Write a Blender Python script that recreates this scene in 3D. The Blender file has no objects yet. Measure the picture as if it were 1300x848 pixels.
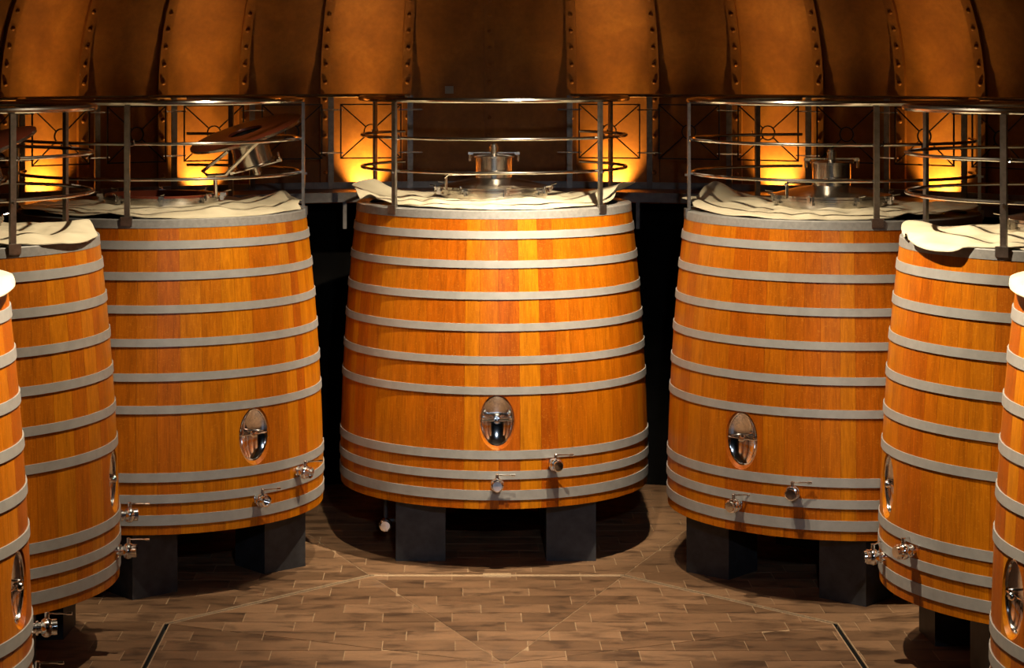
import bpy, bmesh, math, random
from math import sin, cos, pi, radians as R, sqrt, atan2
from mathutils import Vector, Matrix, Euler, noise
random.seed(7)
sc = bpy.context.scene
C = sc.collection
# ------------------------------------------------------------------ camera
CAMX, CAMY, CAMZ = -0.397, -16.76, 4.83
FPX, HX, HY = 2660.7, 577.2, 75.8
cam = bpy.data.cameras.new('camera'); camo = bpy.data.objects.new('camera', cam); C.objects.link(camo)
camo.location = (CAMX, CAMY, CAMZ); camo.rotation_euler = (R(90), 0, 0)
cam.sensor_width = 36; cam.lens = FPX*36/1300
cam.shift_x = (650-HX)/1300; cam.shift_y = -(424-HY)/1300
cam.clip_end = 200
sc.camera = camo
# ------------------------------------------------------------------ world, light, exposure
w = bpy.data.worlds.new('World'); sc.world = w; w.use_nodes = True
w.node_tree.nodes['Background'].inputs[0].default_value = (1, .7, .45, 1)
w.node_tree.nodes['Background'].inputs[1].default_value = 0.004
sc.view_settings.view_transform = 'Standard'; sc.view_settings.look = 'None'
sc.view_settings.exposure = 0.0; sc.view_settings.gamma = 1; sc.view_settings.use_curve_mapping = False
def spot(name, loc, tgt, watt, col, deg, blend, rad=.06):
    l = bpy.data.lights.new(name, 'SPOT'); l.energy = watt; l.color = col; l.spot_size = R(deg); l.spot_blend = blend
    l.shadow_soft_size = rad
    o = bpy.data.objects.new(name, l); C.objects.link(o); o.location = loc
    o.rotation_euler = (Vector(tgt)-Vector(loc)).to_track_quat('-Z', 'Y').to_euler()
    return o
WARM = (1, .84, .60)
LAMPS = [  # ceiling spots over the middle of the ring: position, target, watts, cone
    ((1.15, .85, 6.3), (0.1, 3.30, 3.1), 4300, 54),
    ((.75, .35, 6.3), (2.4, 2.3, 2.7), 1750, 54),
    ((-.75, .35, 6.3), (-2.3, 2.4, 2.7), 1550, 54),
    ((1.1, -.6, 6.3), (3.3, -.1, 2.9), 2500, 56),
    ((-1.3, -.5, 6.3), (-3.7, 0, 2.6), 1300, 56),
    ((1.5, -3.6, 6.3), (3.8, -3.3, 3.0), 2900, 58),
    ((-1.5, -3.4, 6.3), (-3.8, -3.2, 3.0), 2700, 58),
    ((0, .2, 6.3), (0, .9, 0), 3000, 52),
]
for i, (p, t, e, d) in enumerate(LAMPS): spot('ceiling_spot_light', p, t, e, WARM, d, 1, .05)
spot('entrance_spot_light', (.6, -13.5, 6.2), (0, 3.5, .3), 1300, (.68, .82, 1), 34, .9, .12)

# ------------------------------------------------------------------ materials
MATS = {}
def nt(name):
    m = bpy.data.materials.new(name); m.use_nodes = True; MATS[name] = m
    t = m.node_tree; b = t.nodes['Principled BSDF']
    return m, t, b
def N(t, typ, **kw):
    n = t.nodes.new(typ)
    for k, v in kw.items(): setattr(n, k, v)
    return n
def ramp(t, fac, stops):
    r = N(t, 'ShaderNodeValToRGB'); e = r.color_ramp.elements
    while len(e) < len(stops): e.new(.5)
    for el, (p, c) in zip(e, stops): el.position = p; el.color = (*c, 1)
    t.links.new(fac, r.inputs[0]); return r.outputs[0]
def coords(t, scale, rnd=True):
    tc = N(t, 'ShaderNodeTexCoord'); mp = N(t, 'ShaderNodeMapping'); mp.inputs['Scale'].default_value = scale
    t.links.new(tc.outputs['Object'], mp.inputs['Vector'])
    oi = N(t, 'ShaderNodeObjectInfo')
    if rnd:
        mul = N(t, 'ShaderNodeVectorMath', operation='SCALE'); mul.inputs[0].default_value = (37, 53, 71)
        t.links.new(oi.outputs['Random'], mul.inputs['Scale']); t.links.new(mul.outputs[0], mp.inputs['Location'])
    return mp.outputs[0], oi
def noise_n(t, vec, scale, detail=3, rough=.5, dist=0):
    n = N(t, 'ShaderNodeTexNoise'); n.inputs['Scale'].default_value = scale; n.inputs['Detail'].default_value = detail
    n.inputs['Roughness'].default_value = rough; n.inputs['Distortion'].default_value = dist
    t.links.new(vec, n.inputs['Vector']); return n.outputs['Fac']
def mixc(t, fac, a, b, mode='MIX'):
    m = N(t, 'ShaderNodeMix', data_type='RGBA', blend_type=mode)
    for v, i in ((fac, 0), (a, 6), (b, 7)):
        if hasattr(v, 'is_output'): t.links.new(v, m.inputs[i])
        elif i == 0: m.inputs[0].default_value = v
        else: m.inputs[i].default_value = (*v, 1)
    return m.outputs[2]
def bump(t, b, h, strength, dist=.01):
    n = N(t, 'ShaderNodeBump'); n.inputs['Strength'].default_value = strength; n.inputs['Distance'].default_value = dist
    t.links.new(h, n.inputs['Height']); t.links.new(n.outputs[0], b.inputs['Normal'])
def wood():
    m, t, b = nt('oak_wood')
    v, oi = coords(t, (1, 1, .05)); g = noise_n(t, v, 70, 4, .6, .6)
    v2, _ = coords(t, (1, 1, .12)); g2 = noise_n(t, v2, 14, 3, .5, .3)
    v3, _ = coords(t, (1, 1, 1.6)); fl = noise_n(t, v3, 26, 2, .6, 2.5)
    base = ramp(t, oi.outputs['Random'], [(0, (.30, .062, .001)), (.3, (.355, .086, .0012)), (.6, (.39, .108, .0015)), (.88, (.45, .146, .002)), (1, (.31, .066, .0012))])
    gr = ramp(t, g, [(.3, (.62, .58, .55)), (.62, (1.08, 1.08, 1.08))])
    c = mixc(t, .75, base, gr, 'MULTIPLY')
    gr2 = ramp(t, g2, [(.3, (.74, .70, .66)), (.7, (1.12, 1.12, 1.1))])
    c = mixc(t, .8, c, gr2, 'MULTIPLY')
    fr = ramp(t, fl, [(.60, (0, 0, 0)), (.68, (.35, .35, .35)), (.72, (0, 0, 0))])
    c = mixc(t, fr, c, (.62, .26, .03))
    t.links.new(c, b.inputs['Base Color']); b.inputs['Roughness'].default_value = .36
    b.inputs['Specular IOR Level'].default_value = .22
    bump(t, b, g, .12, .004); return m
def simple(name, col, rough, metal=0, ns=0, amt=.3, spec=.5, bmp=0, aniso=None):
    m, t, b = nt(name)
    b.inputs['Base Color'].default_value = (*col, 1); b.inputs['Roughness'].default_value = rough; b.inputs['Metallic'].default_value = metal
    b.inputs['Specular IOR Level'].default_value = spec
    if ns:
        v, oi = coords(t, (1, 1, 1)); n = noise_n(t, v, ns, 4, .6)
        c = ramp(t, n, [(.3, tuple(x*(1-amt) for x in col)), (.7, tuple(min(1, x*(1+amt)) for x in col))])
        t.links.new(c, b.inputs['Base Color'])
        if bmp: bump(t, b, n, bmp, .01)
    return m
wood()
simple('hoop_steel', (.285, .275, .26), .5, .25, 9, .10, .4)
simple('rim_steel', (.22, .21, .195), .55, .25, 25, .15)
simple('chrome', (.84, .83, .82), .12, 1)
simple('door_steel', (.84, .83, .82), .1, 1)
simple('rail_steel', (.58, .53, .47), .16, 1, 30, .08)
simple('post_steel', (.27, .245, .22), .33, .95, 14, .25)
simple('walk_post_steel', (.15, .13, .115), .35, .95, 14, .25)
simple('dark_iron', (.022, .017, .014), .5, .6)
simple('leg_steel', (.032, .032, .036), .52, .35, 8, .35, .5, .03)
simple('hatch_steel', (.55, .51, .46), .2, 1, 25, .1)
simple('seal_red', (.13, .026, .012), .3, .3, 6, .2)
simple('black_void', (.006, .006, .006), .8)
simple('deck', (.12, .075, .055), .35, .4, 5, .3)
simple('deck_edge', (.17, .15, .135), .5, .5, 12, .2)
simple('lower_wall', (.006, .0055, .005), .9, 0, 3, .3, 0)  # near-black, no specular: the shade below the walkway is put into the colour
simple('ceiling', (.07, .042, .022), .8)
simple('grout', (.31, .205, .115), .8, 0, 20, .2)
simple('gutter_edge', (.48, .34, .21), .45, .3, 30, .2)
simple('grey_box', (.25, .24, .22), .6)
def cloth_mat():
    m, t, b = nt('cream_cloth')
    v, _ = coords(t, (1, 1, 1)); n = noise_n(t, v, 5, 3)
    t.links.new(ramp(t, n, [(.3, (.45, .39, .27)), (.7, (.54, .475, .34))]), b.inputs['Base Color'])
    b.inputs['Roughness'].default_value = .5; b.inputs['Specular IOR Level'].default_value = .3
def wall_mat():
    m, t, b = nt('copper_wall')
    v, _ = coords(t, (1, 1, 1)); n = noise_n(t, v, 2.2, 5, .6, .5); n2 = noise_n(t, v, 18, 4, .65)
    c = ramp(t, n, [(.3, (.18, .055, .005)), (.55, (.25, .085, .008)), (.75, (.31, .12, .015))])
    c = mixc(t, .6, c, ramp(t, n2, [(.3, (.75, .72, .68)), (.7, (1.1, 1.1, 1.1))]), 'MULTIPLY')
    t.links.new(c, b.inputs['Base Color']); b.inputs['Metallic'].default_value = .35
    b.inputs['Roughness'].default_value = .6; bump(t, b, n2, .08, .01)
def tile_mat():
    m, t, b = nt('stone_tile')
    v, oi = coords(t, (1.1, 2.6, 1)); n = noise_n(t, v, 2.3, 5, .6, .35)
    v2, _ = coords(t, (1, 1, 1)); n2 = noise_n(t, v2, 40, 3, .6)
    base = ramp(t, oi.outputs['Random'], [(0, (.12, .064, .032)), (.5, (.17, .093, .048)), (1, (.22, .124, .066))])
    c = mixc(t, 1, base, ramp(t, n, [(.36, (.42, .40, .39)), (.48, (.9, .9, .9)), (.7, (1.2, 1.18, 1.16))]), 'MULTIPLY')
    c = mixc(t, .5, c, ramp(t, n2, [(.3, (.8, .8, .8)), (.7, (1.1, 1.1, 1.1))]), 'MULTIPLY')
    t.links.new(c, b.inputs['Base Color']); b.inputs['Roughness'].default_value = .5
    b.inputs['Specular IOR Level'].default_value = .4
    bump(t, b, n, .15, .01)
def emis(name, col, s):
    m, t, b = nt(name); b.inputs['Base Color'].default_value = (0, 0, 0, 1)
    b.inputs['Emission Color'].default_value = (*col, 1); b.inputs['Emission Strength'].default_value = s
cloth_mat(); wall_mat(); tile_mat(); emis('lamp_lens', (1, .72, .3), 12)

# ------------------------------------------------------------------ mesh helpers
class MB:
    def __init__(s): s.v = []; s.f = []
    def add(s, vs, fs):
        o = len(s.v); s.v += [tuple(p) for p in vs]; s.f += [tuple(i+o for i in f) for f in fs]; return s
    def box(s, c, d, M=None):
        x, y, z = d[0]/2, d[1]/2, d[2]/2
        vs = [Vector((a*x, b*y, e*z)) for e in (-1, 1) for b in (-1, 1) for a in (-1, 1)]
        if M: vs = [M @ p for p in vs]
        vs = [p+Vector(c) for p in vs]
        return s.add(vs, [(0, 2, 3, 1), (4, 5, 7, 6), (0, 1, 5, 4), (2, 6, 7, 3), (0, 4, 6, 2), (1, 3, 7, 5)])
    def lathe(s, prof, n=48, M=None, a0=0, a1=2*pi, closed=False, caps=False):
        full = abs(a1-a0-2*pi) < 1e-6; k = n if full else n+1; vs = []; fs = []
        for i in range(k):
            a = a0+(a1-a0)*i/n
            for r, z in prof: vs.append(Vector((r*sin(a), -r*cos(a), z)))
        m = len(prof)
        for i in range(n):
            j = (i+1) % k
            for q in range(m if closed else m-1):
                q2 = (q+1) % m; fs.append((i*m+q, j*m+q, j*m+q2, i*m+q2))
        if caps and full:
            fs.append(tuple(i*m for i in range(k))[::-1]); fs.append(tuple(i*m+m-1 for i in range(k)))
        if closed and not full:
            fs.append(tuple(range(m))[::-1]); fs.append(tuple((k-1)*m+q for q in range(m)))
        if M: vs = [M @ p for p in vs]
        return s.add(vs, fs)
    def tube(s, pts, r, n=8, closed=False):
        pts = [Vector(p) for p in pts]; m = len(pts); vs = []; fs = []; up = Vector((0, 0, 1))
        for i, p in enumerate(pts):
            a = pts[(i-1) % m] if (closed or i > 0) else p; b = pts[(i+1) % m] if (closed or i < m-1) else p
            d = (b-a).normalized(); u = d.cross(up)
            if u.length < 1e-3: u = d.cross(Vector((0, 1, 0)))
            u.normalize(); v = u.cross(d)
            for k in range(n):
                t = 2*pi*k/n; vs.append(p+(u*cos(t)+v*sin(t))*(r[i] if isinstance(r, (list, tuple)) else r))
        for i in range(m if closed else m-1):
            j = (i+1) % m
            for k in range(n): fs.append((i*n+k, i*n+(k+1) % n, j*n+(k+1) % n, j*n+k))
        if not closed: fs.append(tuple(range(n))[::-1]); fs.append(tuple((m-1)*n+k for k in range(n)))
        return s.add(vs, fs)
    def grid(s, A, B=None):     # A[i][j] front points, B back points: a slab
        ni, nj = len(A), len(A[0]); vs = [p for row in A for p in row]; fs = []
        for i in range(ni-1):
            for j in range(nj-1): fs.append((i*nj+j, i*nj+j+1, (i+1)*nj+j+1, (i+1)*nj+j))
        if B:
            o = ni*nj; vs += [p for row in B for p in row]
            for i in range(ni-1):
                for j in range(nj-1): fs.append((o+i*nj+j, o+(i+1)*nj+j, o+(i+1)*nj+j+1, o+i*nj+j+1))
            for i in range(ni-1):
                for j in (0, nj-1): q = (i*nj+j, (i+1)*nj+j, o+(i+1)*nj+j, o+i*nj+j); fs.append(q if j == 0 else q[::-1])
            for j in range(nj-1):
                for i in (0, ni-1): q = (i*nj+j, o+i*nj+j, o+i*nj+j+1, i*nj+j+1); fs.append(q if i == 0 else q[::-1])
        return s.add(vs, fs)
    def mesh(s, name, mat, smooth=True, ang=35):
        me = bpy.data.meshes.new(name); me.from_pydata(s.v, [], s.f)
        bm = bmesh.new(); bm.from_mesh(me); bmesh.ops.recalc_face_normals(bm, faces=bm.faces); bm.to_mesh(me); bm.free()
        me.materials.append(MATS[mat])
        if smooth:
            for p in me.polygons: p.use_smooth = True
            me.set_sharp_from_angle(angle=R(ang))
        me.update(); return me
def link(name, me, parent=None, M=None):
    o = bpy.data.objects.new(name, me); C.objects.link(o)
    if parent: o.parent = parent
    if M is not None: o.matrix_local = M
    return o
def obj(name, mb, mat, parent=None, smooth=True, M=None, ang=35): return link(name, mb.mesh(name, mat, smooth, ang), parent, M)
def thing(name, label, cat, loc=(0, 0, 0), rz=0, group=None):
    o = bpy.data.objects.new(name, None); C.objects.link(o); o.empty_display_size = .2
    o.location = loc; o.rotation_euler = (0, 0, rz); return tag(o, label, cat, group)
def tag(o, label, cat, group=None):
    o['label'] = label; o['category'] = cat
    if group: o['group'] = group
    return o
def struct(o): o['kind'] = 'structure'; return o
def pol(r, a, z=0): return Vector((r*sin(a), -r*cos(a), z))     # a = 0 looks to -y, + towards +x
def RZ(a): return Matrix.Rotation(a, 4, 'Z')
def lerp(tab, x):
    if x <= tab[0][0]: return tab[0][1]
    for (a, p), (b, q) in zip(tab, tab[1:]):
        if x <= b: return p+(q-p)*(x-a)/(b-a)
    return tab[-1][1]

# ------------------------------------------------------------------ floor
AP = 2.86; T8 = AP*math.tan(pi/8); SLOT = .058
floor = struct(obj('floor', MB().box((0, -6, -.11), (18, 30, .1)), 'black_void', None, False))
# regions of the floor (convex polygons): the inner bay and the outer strips, split by the joint lines
Va = [(-AP, -9), (-AP, T8), (-T8, AP), (T8, AP), (AP, T8), (AP, -9)]
FAR = 9.5
def halfplane(p, q, off=0):     # keep points left of p->q
    d = Vector((q[0]-p[0], q[1]-p[1])).normalized(); n = Vector((-d.y, d.x)); return n, n.dot(Vector(p))+off
def clip(poly, n, c):
    out = []
    for i in range(len(poly)):
        a, b = poly[i], poly[(i+1) % len(poly)]; da, db = n.dot(a)-c, n.dot(b)-c
        if da >= 0: out.append(a)
        if (da > 0 > db) or (da < 0 < db): out.append(a+(b-a)*(da/(da-db)))
    return out
def area(p): return abs(sum(p[i].x*p[(i+1) % len(p)].y-p[(i+1) % len(p)].x*p[i].y for i in range(len(p))))/2 if len(p) > 2 else 0
O = (0, 0); regions = []
rays = [(-AP, -9), (-AP, T8), (-T8, AP), (T8, AP), (AP, T8), (AP, -9)]
for i in range(5):
    p, q = Va[i], Va[i+1]
    if i in (0, 4):      # straight sides: inner strip bounded by y axis ray
        pass
    inside = [halfplane(q, p, SLOT/2)]; outside = [halfplane(p, q, SLOT/2)]
    # wedge sides through the octagon centre
    g = .003
    w1 = halfplane(p, O, g) if i > 0 else None; w2 = halfplane(O, q, g) if i < 4 else None
    def mk(lst): return lst
    w1 = (halfplane(p, O, g)) if i > 0 else halfplane((0, -9), O, g)
    w2 = (halfplane(O, q, g)) if i < 4 else halfplane(O, (0, -9), g)
    regions.append(inside+[w1, w2]); regions.append(outside+([w1] if i > 0 else [])+([w2] if i < 4 else []))
def orient(reg, pt):
    out = []
    for n, c in reg:
        out.append((n, c) if n.dot(pt)-c > 0 else (-n, -c+2*0))
    return out
fixed = []
for k in range(5):
    p, q = Vector(Va[k]), Vector(Va[k+1]); mid = (p+q)/2
    if k == 0: mid = Vector((-AP, -3))
    if k == 4: mid = Vector((AP, -3))
    d = (q-p).normalized(); n = Vector((-d.y, d.x))
    if n.dot(mid) < 0: n = -n                      # n points outwards
    wed = []
    for a in ([Vector(rays[k])] if k > 0 else [Vector((0, -9))])+([Vector(rays[k+1])] if k < 4 else [Vector((0, -9))]):
        dn = Vector((-a.y, a.x)).normalized()
        if dn.dot(mid) < 0: dn = -dn
        wed.append((dn, .005))
    c = n.dot(p)
    fixed.append([(-n, -(c-SLOT/2))]+wed)           # inside the drain line
    wo = [ww for ww, a in zip(wed, ('s', 'e'))]
    if k == 0: wo = [wed[1]]
    if k == 4: wo = [wed[0]]
    fixed.append([(n, c+SLOT/2)]+wo)
def prism(poly, z0, z1):
    m = len(poly); vs = [Vector((p.x, p.y, z)) for z in (z0, z1) for p in poly]
    return vs, [tuple(range(m))[::-1], tuple(range(m, 2*m))]+[(i, (i+1) % m, m+(i+1) % m, m+i) for i in range(m)]
bed = MB()
BIG = [Vector(p) for p in ((-8, -8), (8, -8), (8, 8), (-8, 8))]
for reg in fixed:
    poly = BIG
    for n, c in reg:
        poly = clip(poly, n, c-.0045 if c == .005 else c)
        if len(poly) < 3: break
    if len(poly) > 2: bed.add(*prism(poly, -.06, -.003))
obj('grout_bed', bed, 'grout', floor, False)
TL, TD, GAP = .60, .29, .0035
near = []; rest = MB()
row = 0; y = 2.41-.29*28
while y < 7.5:
    off = (row*.37 % 1)*TL+random.uniform(-.05, .05); x = -7.5+off-TL
    while x < 7.5:
        rect = [Vector(p) for p in ((x+GAP, y+GAP), (x+TL-GAP, y+GAP), (x+TL-GAP, y+TD-GAP), (x+GAP, y+TD-GAP))]
        for reg in fixed:
            poly = rect
            for n, c in reg:
                poly = clip(poly, n, c)
                if len(poly) < 3: break
            if area(poly) < .002: continue
            cx = sum(p.x for p in poly)/len(poly); cy = sum(p.y for p in poly)/len(poly)
            vis = -.55 < cy < 3.9 and abs(cx) < 4.3-.22*max(0, cy-1.5) and area(poly) > .02
            h = random.uniform(-.0012, .0012)
            if vis: near.append((poly, cx, cy, h))
            else: rest.add(*prism(poly, -.02, h))
        x += TL
    y += TD; row += 1
for poly, cx, cy, h in near:
    mb = MB(); mb.add(*prism([p-Vector((cx, cy)) for p in poly], -.02, h)); obj('floor_tile', mb, 'stone_tile', floor, False, Matrix.Translation((cx, cy, 0)))
ro = obj('floor_tiles_beyond', rest, 'stone_tile', floor, False); ro['kind'] = 'stuff'
for k in range(5):
    p, q = Vector((*Va[k], 0)), Vector((*Va[k+1], 0)); d = (q-p).normalized(); n = Vector((-d.y, d.x, 0)); L = (q-p).length
    for s in (-1, 1):
        mb = MB().box(((p+q)/2+n*s*(SLOT/2-.004)+Vector((0, 0, -.002))), (L+.01*s, .009, .012), RZ(atan2(d.y, d.x)))
        obj('drain_edge', mb, 'gutter_edge', floor, False)
        mb = MB().box(((p+q)/2+n*s*(SLOT/2-.002)+Vector((0, 0, -.034))), (L+.01*s, .006, .052), RZ(atan2(d.y, d.x)))
        obj('drain_slot_shade', mb, 'black_void', floor, False)  # black strip added to paint the shade inside the drain slot
    if k == 2: 
        obj('drain_cover', MB().box((0, AP, -.004), (2.30, .042, .010)), 'gutter_edge', floor, False)
        mb = MB()
        for s in (-1, 1): mb.box((0, AP+s*.055, .003), (.26, .012, .014)); mb.box((s*.125, AP, .003), (.012, .11, .014))
        mb.box((0, AP, .001), (.24, .1, .008)); obj('drain_outlet', mb, 'gutter_edge', floor, False)

# ------------------------------------------------------------------ walls, dome, ceiling
RW, STEP = 7.24, R(7.5)
ZV, RC = 4.42, 1.95
prof = [(RW, 3.2), (RW, 3.6), (RW, 4.0), (RW, ZV)]
for i in range(1, 13):
    a = pi/2*i/12; prof.append((RW-RC*(1-cos(a)), ZV+RC*sin(a)))
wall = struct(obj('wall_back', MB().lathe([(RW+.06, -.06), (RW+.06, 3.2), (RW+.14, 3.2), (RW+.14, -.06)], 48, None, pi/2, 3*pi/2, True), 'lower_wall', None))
def polo(r, a, z): return Vector((r*sin(a), r*cos(a), z))     # a = 0 looks to +y, + to the right
pan = None; NP = 12
for k in range(-NP, NP):
    A = []; B = []
    for r, z in prof:
        A.append([polo(r, STEP*j/4, z) for j in range(5)]); B.append([polo(r+.03, STEP*j/4, z+(.02 if z > ZV+.5 else 0)) for j in range(5)])
    if pan is None: pan = MB().grid(A, B).mesh('wall_panel', 'copper_wall', True, 40)
    link('wall_panel', pan, wall, RZ(-STEP*k))
rib = None
def offs(i, d):     # profile point moved inwards by d along its normal
    r, z = prof[i]
    if z <= ZV: return r-d, z
    a = math.asin(min(1, (z-ZV)/RC)); return r-d*cos(a), z-d*sin(a)
wv = .055
for k in range(-NP, NP+1):
    if rib is None:
        A = []; B = []
        for i in range(len(prof)):
            r, z = offs(i, .05); r2, z2 = offs(i, -.01)
            A.append([Vector((-wv, r, z)), Vector((wv, r, z))]); B.append([Vector((-wv, r2, z2)), Vector((wv, r2, z2))])
        rib = MB().grid(A, B).mesh('rib', 'copper_wall', True, 30)
        rv = MB(); zl = 3.35; pos = []
        while zl < ZV: pos.append((RW-.05, zl, 0)); zl += .205
        a = (zl-ZV)/RC
        while a < pi/2-.05: pos.append((RW-RC*(1-cos(a))-.05*cos(a), ZV+RC*sin(a)-.05*sin(a), a)); a += .205/RC
        for r, z, a in pos:
            M = Matrix.Translation((0, r, z)) @ Matrix.Rotation(pi/2+a, 4, 'X')
            rv.lathe([(.026, 0), (.024, .010), (.017, .018), (.008, .022), (.0005, .023)], 10, M)
        rv = rv.mesh('rivets', 'copper_wall', True, 60)
    o = link('rib', rib, wall, RZ(-STEP*k)); q = link('rivets', rv, o); q['kind'] = 'stuff'
for s, nm in ((-1, 'wall_left'), (1, 'wall_right')):
    P = [(RW+.03, -.06), (RW+.03, 3.2)]+prof
    A = [[Vector((s*r, yy, z)) for yy in (0, -6, -12, -19)] for r, z in P]; B = [[Vector((s*(r+.1), yy, z+.05)) for yy in (0, -6, -12, -19)] for r, z in P]
    struct(obj(nm, MB().grid(A, B), 'copper_wall', None))
struct(obj('wall_front', MB().box((0, -19.05, 3.2), (15, .1, 6.6)), 'lower_wall', None, False))
ce = MB(); rr = RW-RC+.05; zc = ZV+RC
pts = [Vector((rr*sin(a), rr*cos(a))) for a in [pi/2-pi*i/32 for i in range(33)]]+[Vector((-rr, -19)), Vector((rr, -19))]
ce.add(*prism(pts, zc-.01, zc+.1)); struct(obj('ceiling', ce, 'ceiling', None, False))
bx = MB().box((0, 0, 0), (.095, .03, .085)).box((0, -.018, 0), (.06, .012, .05))
tag(obj('wall_socket_box', bx, 'grey_box', None, False, Matrix.Translation(polo(RW-.03, R(-3.65), 4.83-(114-75.8)*24/2660.7)) @ RZ(R(3.65))), 'small grey box mounted on the dark copper wall panel', 'box')

# ------------------------------------------------------------------ walkway
ZD = 3.39; RI, RO = 6.12, 6.93
wk = thing('walkway', 'raised curved walkway deck running behind the vats along the wall', 'walkway', (0, 0, 0))
obj('deck_plate', MB().lathe([(RI, ZD), (RO, ZD), (RO, ZD-.02), (RI, ZD-.02)], 64, None, pi/2, 3*pi/2, True), 'deck', wk)
obj('edge_beam', MB().lathe([(RI-.02, ZD+.004), (RI-.02, ZD-.10), (RI+.04, ZD-.10), (RI+.04, ZD+.004)], 64, None, pi/2, 3*pi/2, True), 'deck_edge', wk)
obj('kerb_strip', MB().lathe([(RO-.05, ZD), (RO-.05, ZD+.07), (RO, ZD+.07), (RO, ZD)], 64, None, pi/2, 3*pi/2, True), 'deck_edge', wk)
for k in range(-10, 11, 2):
    a = STEP*k; mb = MB().box(polo(RI+.02, 0, ZD-.24), (.04, .04, .30)); obj('hanger_bar', mb, 'deck_edge', wk, False, RZ(-a))
for k in range(-11, 12, 2):
    mb = MB().box(polo(6.75, 0, (ZD-.02)/2), (.14, .14, ZD-.02)); obj('support_column', mb, 'leg_steel', wk, False, RZ(-STEP*(k+.0)))
RR = 6.872; ZT = 4.43
rl = thing('walkway_railing', 'steel walkway railing with crossed square panels against the copper wall', 'railing')
def arc(r, a0, a1, z, n): return [polo(r, a0+(a1-a0)*i/n, z) for i in range(n+1)]
pm = None
for side in (-1, 1):
    obj('top_rail', MB().tube(arc(RR, side*STEP*1, side*STEP*12, ZT, 60), .021, 8), 'rail_steel', rl)
    for k in range(1, 12):
        M = RZ(-side*STEP*k)
        if pm is None:
            pm = MB().box(polo(RR, 0, (ZT+ZD)/2), (.062, .02, ZT-ZD)).mesh('post', 'walk_post_steel', False)
            cl = MB().box(polo(RR-.012, 0, 0), (.27, .014, .014)).mesh('clip', 'rail_steel', False)
            h = .34; cz = 4.03; H = .30; t = .007
            fr = MB()
            for s in (-1, 1): fr.box((s*h, RR-.03, cz), (2*t, .014, 2*H)); fr.box((0, RR-.03, cz+s*H), (2*h+2*t, .014, 2*t))
            fr = fr.mesh('crossed_panel', 'dark_iron', False)
            rg = MB().lathe([(.083, -.007), (.083, .007), (.070, .007), (.070, -.007)], 28, Matrix.Translation((0, RR-.03, cz)) @ Matrix.Rotation(pi/2, 4, 'X'), 0, 2*pi, True).mesh('ring', 'dark_iron')
            L = sqrt(h*h+H*H); bars = []
            for sx in (-1, 1):
                for sz in (-1, 1):
                    u = Vector((sx*h, 0, sz*H))/L
                    bars.append(MB().tube([Vector((0, RR-.03, cz))+u*.08, Vector((0, RR-.03, cz))+u*L], .0075, 6).mesh('cross_bar', 'dark_iron', False))
        p = link('post', pm, rl, M)
        for z in (4.27, 3.79): link('clip', cl, p, Matrix.Translation((0, 0, z)))
        if k < 11:
            f = link('crossed_panel', fr, rl, RZ(-side*STEP*(k+.5)))
            link('ring', rg, f)
            for b in bars: link('cross_bar', b, f)
# up-lights between deck and wall
ulb = MB().lathe([(.055, 0), (.055, .10), (.06, .10), (.06, .12), (.048, .12), (.046, .105), (.0005, .105)], 20, None, caps=False).mesh('body', 'dark_iron')
ull = MB().lathe([(.045, .107), (.0005, .109)], 20).mesh('lens', 'lamp_lens')
ulk = MB().box((0, .083, .015), (.13, .376, .03)).mesh('bracket', 'dark_iron', False)
UPL = {-5.5: 'round uplight washing the copper panel behind the cloth with wavy folds', -3.5: 'round uplight washing the copper panel behind the open hatch lid',
 -1.5: 'round uplight beside the dark wall bay, on the side with the small grey box', 1.5: 'round uplight beside the dark wall bay, on the side without the grey box',
 3.5: 'round uplight washing the copper panel behind the hatch with a long lever', 5.5: 'round uplight washing the copper panel behind the lobed overhanging cloth'}
for k in UPL:
    a = STEP*k; pos = polo(7.03, a, 3.16)
    u = thing('uplight', UPL[k], 'lamp', pos, -a, 'uplights along the copper wall')
    link('body', ulb, u); link('lens', ull, u); link('bracket', ulk, u)
    base = polo(7.03, a, 3.29); spot('uplight_spill', base, polo(7.24, a, 3.60), 260, (1, .61, .155), 92, 1, .03); spot('uplight_beam', base, polo(7.08, a, 5.0), 190, (1, .54, .13), 31, 1.0, .03)

# ------------------------------------------------------------------ vats
RAD = [(.616, 1.547), (.9, 1.551), (1.16, 1.546), (1.45, 1.536), (1.756, 1.523), (2.04, 1.507), (2.346, 1.486), (2.64, 1.462), (2.935, 1.433), (3.21, 1.402), (3.36, 1.384)]
ZS = [.616, .76, .9, 1.16, 1.45, 1.756, 2.04, 2.346, 2.64, 2.935, 3.21, 3.34]
def rad(z): return lerp(RAD, z)
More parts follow.
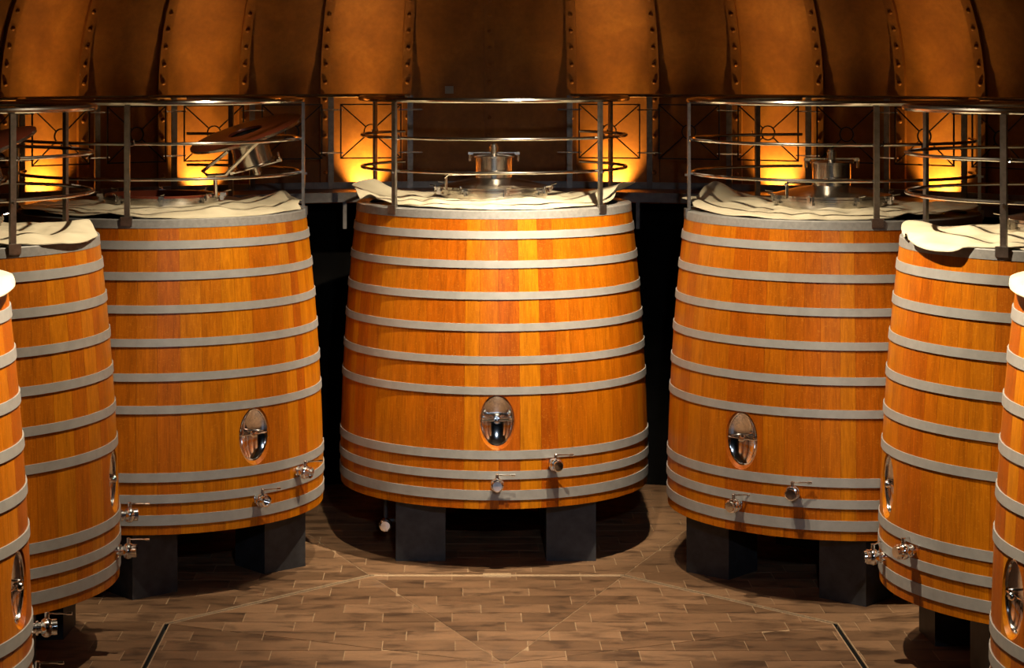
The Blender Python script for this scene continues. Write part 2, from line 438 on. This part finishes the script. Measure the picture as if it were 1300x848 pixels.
# staves of uneven width, one mesh per place, shared by all vats
NST = 56; wd = [random.uniform(.72, 1.3) for _ in range(NST)]; tot = sum(wd); STV = []
a = -.11
for q in wd:
    da = 2*pi*q/tot; STV.append((a, da)); a += da
MHZ = 1.435
cut = MB()
cp = [(.142, .222, -1.40), (.142, .222, -1.492), (.180, .264, -1.540), (.205, .289, -1.60)]
n = 40
vs = [Vector((rx*cos(2*pi*i/n), yy, MHZ+rz*sin(2*pi*i/n))) for rx, rz, yy in cp for i in range(n)]
fs = [(j*n+i, j*n+(i+1) % n, (j+1)*n+(i+1) % n, (j+1)*n+i) for j in range(3) for i in range(n)]+[tuple(range(n)), tuple(range(3*n, 4*n))]
cut.add(vs, fs); cutter = obj('manhole_cutter', cut, 'oak_wood', None, False)
staves = []
for a, da in STV:
    A = []; B = []; g = .0005
    wide = abs(((a+da/2+pi) % (2*pi))-pi) < .25
    zs = ZS if not wide else sorted(set(ZS+[1.2+.03*i for i in range(17)]))
    nn = 3 if not wide else 7
    for z in zs:
        r = rad(z); ra, rb = [], []
        for j in range(nn):
            t = a+g+(da-2*g)*j/(nn-1); dr = -.0007 if j in (0, nn-1) else 0
            ra.append(pol(r+dr, t, z)); rb.append(pol(r-.07, t, z))
        A.append(ra); B.append(rb)
    mb = MB().grid(A, B)
    if wide:
        o = obj('tmp', mb, 'oak_wood', None, False)
        md = o.modifiers.new('b', 'BOOLEAN'); md.object = cutter; md.operation = 'DIFFERENCE'; md.solver = 'EXACT'
        bpy.context.view_layer.update()
        me = bpy.data.meshes.new_from_object(o.evaluated_get(bpy.context.evaluated_depsgraph_get())); me.name = 'stave'
        for p in me.polygons: p.use_smooth = True
        me.set_sharp_from_angle(angle=R(25))
        bpy.data.objects.remove(o)
    else: me = mb.mesh('stave', 'oak_wood', True, 25)
    staves.append(me)
bpy.data.objects.remove(cutter)
hoops = []
for top, wdt in [(3.211, .074), (2.935, .071), (2.641, .070), (2.346, .070), (2.042, .070), (1.756, .071), (1.163, .080), (.972, .076), (.791, .091)]:
    b = top-wdt; hoops.append(MB().lathe([(rad(top)+.009, top), (rad(b)+.010, b), (rad(b)-.004, b), (rad(top)-.004, top)], 128, None, 0, 2*pi, True).mesh('hoop', 'hoop_steel', True, 40))
ZR = 3.40
rim = MB().lathe([(1.392, 3.322), (1.386, ZR-.006), (1.380, ZR), (1.25, ZR), (1.25, ZR-.03), (1.36, 3.322)], 128, None, 0, 2*pi, True).mesh('top_rim', 'rim_steel', True, 30)
head = MB().lathe([(1.28, 3.36), (.5, 3.385), (.001, 3.385)], 64).mesh('top_head', 'rim_steel')
botm = MB().lathe([(1.46, .66), (.001, .66)], 64).mesh('bottom_head', 'oak_wood')
# manhole
def ell(rx, rz, y, n=40): return [Vector((rx*cos(2*pi*i/n), y, MHZ+rz*sin(2*pi*i/n))) for i in range(n)]
mrim = MB().tube(ell(.152, .232, -1.504), .012, 8, True).mesh('door_rim', 'chrome')
mb = MB(); vs = []; fs = []; n = 40; m = 9
for j in range(m):
    q = 1-j/(m-1)*.999
    vs += [Vector((.147*q*cos(2*pi*i/n), -1.497+.05*(1-q*q)**.8, MHZ+.227*q*sin(2*pi*i/n))) for i in range(n)]
fs = [(j*n+i, j*n+(i+1) % n, (j+1)*n+(i+1) % n, (j+1)*n+i) for j in range(m-1) for i in range(n)]
mdish = MB().add(vs, fs).mesh('manhole_door', 'door_steel', True, 80)
mbar = MB().tube([(-.150, -1.507, MHZ+.005), (-.05, -1.518, MHZ+.008), (.05, -1.518, MHZ+.008), (.150, -1.507, MHZ+.005)], [.006, .009, .009, .006], 8)
mbar = mbar.mesh('crossbar', 'chrome')
mknob = MB().lathe([(.001, -.034), (.022, -.03), (.032, -.012), (.032, .012), (.022, .03), (.001, .034)], 16, Matrix.Translation((0, -1.522, MHZ+.008)) @ Matrix.Rotation(pi/2, 4, 'X')).mesh('knob', 'chrome')
# valve along -y from the origin
vb = MB().lathe([(.034, -.02), (.034, .02), (.048, .022), (.048, .036), (.036, .038), (.036, .056), (.050, .060), (.062, .078), (.065, .095), (.060, .112), (.050, .124), (.058, .126), (.058, .146), (.048, .15), (.044, .168), (.001, .169)], 28, Matrix.Rotation(pi/2, 4, 'X')).mesh('valve', 'chrome', True, 40)
vbo = MB().lathe([(.034, -.02), (.034, .02), (.048, .022), (.048, .036), (.036, .038), (.036, .056), (.050, .060), (.062, .078), (.065, .095), (.060, .112), (.050, .124), (.052, .126), (.052, .160), (.034, .162), (.034, .12), (.001, .12)], 28, Matrix.Rotation(pi/2, 4, 'X')).mesh('valve', 'chrome', True, 40)
vst = MB().lathe([(.016, .05), (.016, .10), (.013, .104), (.001, .105)], 14, Matrix.Translation((0, -.095, 0))).mesh('stem', 'chrome')
vlv = MB().tube([(0, 0, .092), (.10, 0, .094), (.13, 0, .092), (.132, 0, .092), (.168, 0, .092)], [.006, .006, .006, .011, .011], 8).mesh('lever', 'chrome')
leg = MB().box((0, 0, .33), (.478, .478, .66)).mesh('leg', 'leg_steel', False)
# hatch (origin at its hinge-free centre, z = vat coordinates)
collar = MB().lathe([(.50, 3.37), (.545, 3.37), (.545, 3.50), (.56, 3.505), (.56, 3.53), (.50, 3.53)], 56, None, 0, 2*pi, True).mesh('hatch_collar', 'hatch_steel', True, 35)
collar_red = MB().lathe([(.535, 3.53), (.535, 3.548), (.49, 3.548), (.44, 3.50), (.44, 3.40), (.0005, 3.40)], 56, None).mesh('hatch_seal', 'seal_red', True, 35)
clamp = MB().box((0, -.575, 3.515), (.05, .035, .075)).box((0, -.60, 3.535), (.024, .03, .03)).tube([(0, -.60, 3.50), (0, -.60, 3.57)], .008, 6).tube([(0, -.61, 3.565), (.03, -.66, 3.575)], .007, 6).mesh('clamp', 'hatch_steel', False)
lid_m = [(.555, 0), (.555, .022), (.52, .03), (.30, .085), (.20, .10), (.185, .105)]
lid = MB().lathe(lid_m+[(.16, .10), (.16, .02), (.50, .004), (.53, 0)], 56, None, 0, 2*pi, True).mesh('hatch_lid', 'hatch_steel', True, 35)
lidu = MB().lathe([(.55, -.001), (.49, -.008), (.17, -.012), (.165, 0), (.165, .012), (.54, .004)], 56, None, 0, 2*pi, True).mesh('lid_underside', 'seal_red', True, 35)
chim = MB().lathe([(.18, .10), (.18, .305), (.205, .31), (.205, .325), (.16, .335), (.05, .34), (.04, .345), (.04, .40), (.047, .402), (.047, .42), (.035, .425), (.035, .44), (.022, .455), (.001, .456)], 36).mesh('chimney', 'hatch_steel', True, 35)
chimc = MB().lathe([(.188, .16), (.188, .18)], 36)
lug = MB()
for s in (-1, 1): lug.box((s*.235, 0, .345), (.05, .05, .02)).tube([(s*.245, 0, .27), (s*.245, 0, .365)], .012, 8)
lug.box((0, 0, .356), (.52, .03, .012)); lug = lug.mesh('clamp_bar', 'hatch_steel', True, 35)
levm = MB().tube([(-.50, -.36, .12), (-.46, -.36, .155), (.10, -.24, .165), (.42, -.18, .15)], .016, 8).tube([(-.48, -.36, .0), (-.48, -.36, .15)], .014, 8).box((-.1, -.29, .17), (.5, .03, .016)).mesh('lever_arm', 'rail_steel', True, 35)

def rail_ring(r, z, a0, a1, tr):
    n = int(abs(a1-a0)/R(3))+1
    return MB().tube([pol(r, a0+(a1-a0)*i/n, z) for i in range(n+1)], tr, 10)
postm = MB().box((0, 0, .52), (.05, .028, 1.0)).box((.0, -.012, .34), (.02, .05, .02)).mesh('post', 'post_steel', False)
brk = MB().box((0, -.022, -.015), (.105, .035, .08)).mesh('bracket', 'post_steel', False)
hook = MB().tube([(.02, .0, .66), (.05, 0, .66), (.062, 0, .67), (.062, 0, .71)], .007, 6).mesh('hook', 'rail_steel')

def cloth_obj(name, loc, label, base, bumps, seed, posts=()):
    nth, nr = 264, 22; RIN = .544
    def edge(a):
        r, z = base, 0
        for c, wdt, dr, dz in bumps:
            d = (a-R(c)+pi) % (2*pi)-pi; g = math.exp(-(d/R(wdt))**2); r += dr*g; z += dz*g
        r += .022*noise.noise(Vector((cos(a)*2.2, sin(a)*2.2, seed)))
        for pa in posts:        # the cloth is tucked in behind each rail post
            d = abs(math.degrees((a-R(pa)+pi) % (2*pi)-pi)); r = min(r, 1.325+max(0, d-4.5)*.012)
        return r, z
    A = []
    for i in range(nth+1):
        a = 2*pi*(i % nth)/nth; ro, dz = edge(a); rowp = []
        for j in range(nr+1):
            t = j/nr; r = RIN+(ro-RIN)*t; p = pol(r, a)
            wv = noise.noise(Vector((p.x*2.3, p.y*2.3, seed*3.1)))*.045+abs(noise.noise(Vector((p.x*4.2+9, p.y*1.6, seed))))*.05
            fold = .024*t*sin(a*9+seed+3*noise.noise(Vector((cos(a), sin(a), seed))))*(.3+noise.noise(Vector((cos(a)*1.5, sin(a)*1.5, seed+5))))
            settle = 1-.75*t**4*(1-min(1, max(0, dz)/.06))      # a free edge lies down on the rim
            z = ZR+.010+max(0, .018+wv+fold)*settle+dz*t**3+.02*(1-t)
            z = min(z, 3.465+max(0, r-.64)*1.2)                  # stays under the hatch clamps
            if r > 1.33 and dz < .02: z -= (r-1.33)*.30
            z = max(z, ZR+.010-max(0, r-1.42)*1.1)              # lies on the rim, droops only past its edge
            rowp.append(Vector((p.x, p.y, z)))
        A.append(rowp)
    mb = MB(); 
    B = [[q-Vector((0, 0, .007)) for q in rw] for rw in A]
    mb.grid(A, B)
    o = obj(name, mb, 'cream_cloth', None, True, Matrix.Translation(loc), 60)
    return tag(o, label, 'cloth', 'protective cloths on the vat tops')

VATS = [
 # x, y, facing(deg), vat label, rail posts, ring arc, open lid, cloth base, cloth bumps, valve lever angles
 dict(p=(0, 4.44), f=0, lab='oak wine vat facing the bright drain outlet, a small drain valve beside its leg', base=1.20,
      bumps=[(-95, 24, .24, .15), (97, 21, .24, .16), (0, 30, .13, 0), (-112, 6, -.06, .06), (80, 6, -.06, .07), (-78, 5, .03, -.07)], open=None, lev=(0, 0),
      rlab='ring guard rail on the vat facing the drain outlet', clab='cream cloth with both side flaps raised, round a closed hatch on the drain-facing vat'),
 dict(p=(3.18, 3.13), f=-41.5, lab='oak wine vat with closed hatch, between the drain-facing vat and the lobed-cloth vat', base=1.21,
      bumps=[(-95, 12, .20, .03), (-128, 20, .12, .17), (-38, 36, .12, 0), (80, 28, .22, .07), (25, 8, -.03, .03)], open=None, lev=(45, 40),
      rlab='ring guard rail round a closed hatch with a long lever, diagonal to the drain', clab='cream cloth with one pointed corner raised at the hatch with a long lever'),
 dict(p=(4.59, .06), f=-87, lab='oak wine vat under a lobed overhanging cloth, one tap jutting past its edge', base=1.28,
      bumps=[(-62, 34, .20, -.01), (-112, 14, .06, .05), (-80, 8, .02, .03), (10, 15, -.12, 0)], open=None, lev=(140, 140),
      rlab='ring guard rail above the cloth lobe hanging past the rim, hatch closed', clab='cream cloth lobe overhanging the rim of the vat with two projecting taps'),
 dict(p=(4.64, -3.31), f=-82, lab='brightly lit golden oak vat mostly cut off, beside the lobed-cloth vat', base=1.30,
      bumps=[(-75, 40, .20, -.02)], open=None, lev=(90, 90),
      rlab='', clab='white cloth edge curling over the brightly lit golden vat rim'),
 dict(p=(-3.21, 3.36), f=41, lab='oak wine vat with its round red-brown hatch lid swung open', base=1.31,
      bumps=[(88, 8, .16, .02), (20, 40, .05, 0), (120, 18, -.02, .09), (-60, 30, .06, .03), (-10, 10, -.05, .03)], open=(R(0), 1), lev=(-20, -20),
      rlab='ring guard rail round the open red-brown hatch lid', clab='flat cream cloth with a square corner under the open red-brown lid'),
 dict(p=(-4.68, .235), f=88, lab='oak wine vat with two chrome taps in profile, their levers pointing over the floor', base=1.28,
      bumps=[(70, 36, .15, 0), (20, 14, -.12, 0), (112, 10, .0, .05)], open=(R(0), 2), lev=(-88, -88),
      rlab='ring guard rail above the cloth with wavy folds', clab='cream cloth with wavy folds and a drooping tip above the profile taps'),
 dict(p=(-4.72, -3.15), f=85, lab='golden lit oak vat mostly cut off, beside the vat with profile taps', base=1.30,
      bumps=[(75, 40, .20, -.02)], open=None, lev=(-85, -85),
      rlab='', clab='white cloth tip curling over the golden vat beside the profile taps'),
]
for vi, V in enumerate(VATS):
    px, py = V['p']; fa = R(V['f'])
    v = thing('wine_vat', V['lab'], 'vat', (px, py, 0), fa, 'oak vats standing in a ring')
    for me in staves: link('stave', me, v)
    for me in hoops: link('hoop', me, v)
    link('top_rim', rim, v); link('top_head', head, v); link('bottom_head', botm, v)
    for sx in (-1, 1):
        for sy in (-1, 1): link('leg', leg, v, Matrix.Translation((sx*.725, sy*.77, 0)))
    d = link('manhole_door', mdish, v); d['label'] = 'concave chrome oval door'; link('door_rim', mrim, d); link('crossbar', mbar, d); link('knob', mknob, d)
    for (ang, z), lv in zip(((0, .862), (19.5, 1.032)), V['lev']):
        aa = R(ang); M = Matrix.Translation(pol(rad(z)+.004, aa, z)) @ RZ(aa)
        q = link('valve', vbo if V['f'] > 0 else vb, v, M); q['label'] = 'chrome tap valve'
        link('stem', vst, q); link('lever', vlv, q, Matrix.Translation((0, -.095, 0)) @ RZ(R(lv)-aa))
    if vi == 0:
        dm = MB().tube([(-1.07, -.72, .66), (-1.07, -.72, .36)], .022, 10).tube([(-1.07, -.72, .33), (-.95, -.72, .33)], .02, 10)
        dp = obj('drain_pipe', dm, 'leg_steel', v)
        link('drain_valve', vb, dp, Matrix.Translation((-1.07, -.70, .305)))
    # hatch
    hc = link('hatch_collar', collar, v); link('hatch_seal', collar_red, hc)
    for k in range(8): link('clamp', clamp, hc, RZ(2*pi*k/8+.2))
    op = V['open']
    if not op: M = Matrix.Translation((0, 0, 3.535)) @ RZ(-fa)
    else:
        n_ = Vector((-.27, -.17, .95)).normalized(); x_ = Vector((1, 0, 0)); x_ = (x_-n_*x_.dot(n_)).normalized(); y_ = (-n_).cross(x_)
        Mw = Matrix((x_, y_, -n_)).transposed().to_4x4()       # lid turned over: its top looks down
        cw = Vector((.80, .05, 4.13)) if op[1] == 1 else Vector((.30, .25, 4.10))
        M = RZ(-fa) @ Matrix.Translation(cw) @ Mw
    l = link('hatch_lid', lid, v, M); link('lid_underside', lidu, l); link('chimney', chim, l); link('clamp_bar', lug, l)
    if not op: link('lever_arm', levm, l)
    else:
        h0 = cw+Vector((-.28, -.18, -.36))
        ar = MB()
        e1, e2 = cw+Vector((-.12, -.45, -.16)), cw+Vector((.18, -.40, -.05))
        ar.tube([e1, h0+Vector((-.10, -.1, .0)), h0+Vector((-.05, -.1, -.04)), h0+Vector((.12, -.1, -.03)), e2], .018, 8)
        if op[1] == 1: ar.tube([h0+Vector((.02, -.1, -.04)), h0+Vector((.02, -.05, -.25))], .02, 8).tube([h0+Vector((.02, -.05, -.22)), h0+Vector((-.2, 0, -.24))], .02, 8)
        else: ar.tube([h0+Vector((.02, -.1, -.04)), (.05, -.44, 3.60), (.05, -.53, 3.54)], .02, 8)
        obj('hinge_arm', ar, 'rail_steel', v, True, RZ(-fa))
    cloth_obj('protective_cloth', (px, py, 0), V['clab'], V['base'], V['bumps'], vi*7.3+1, [V['f']+q for q in (-46, 48, -116, 116)] if V['rlab'] else ())
    if not V['rlab']: continue
    g = thing('guard_rail', V['rlab'], 'railing', (px, py, ZR), 0, 'ring guard rails on the vat tops')
    a0, a1 = R(V['f']-136), R(V['f']+136)
    obj('top_rail', rail_ring(1.347, 1.043, a0, a1, .025), 'rail_steel', g)
    obj('middle_rail', rail_ring(1.335, .675, a0, a1, .015), 'rail_steel', g)
    obj('lower_rail', rail_ring(1.335, .355, a0, a1, .015), 'rail_steel', g)
    for pa in (V['f']-46, V['f']+48, V['f']-116, V['f']+116):
        M = Matrix.Translation(pol(1.362, R(pa))) @ RZ(R(pa))
        p = link('post', postm, g, M); link('bracket', brk, p); link('hook', hook, p)
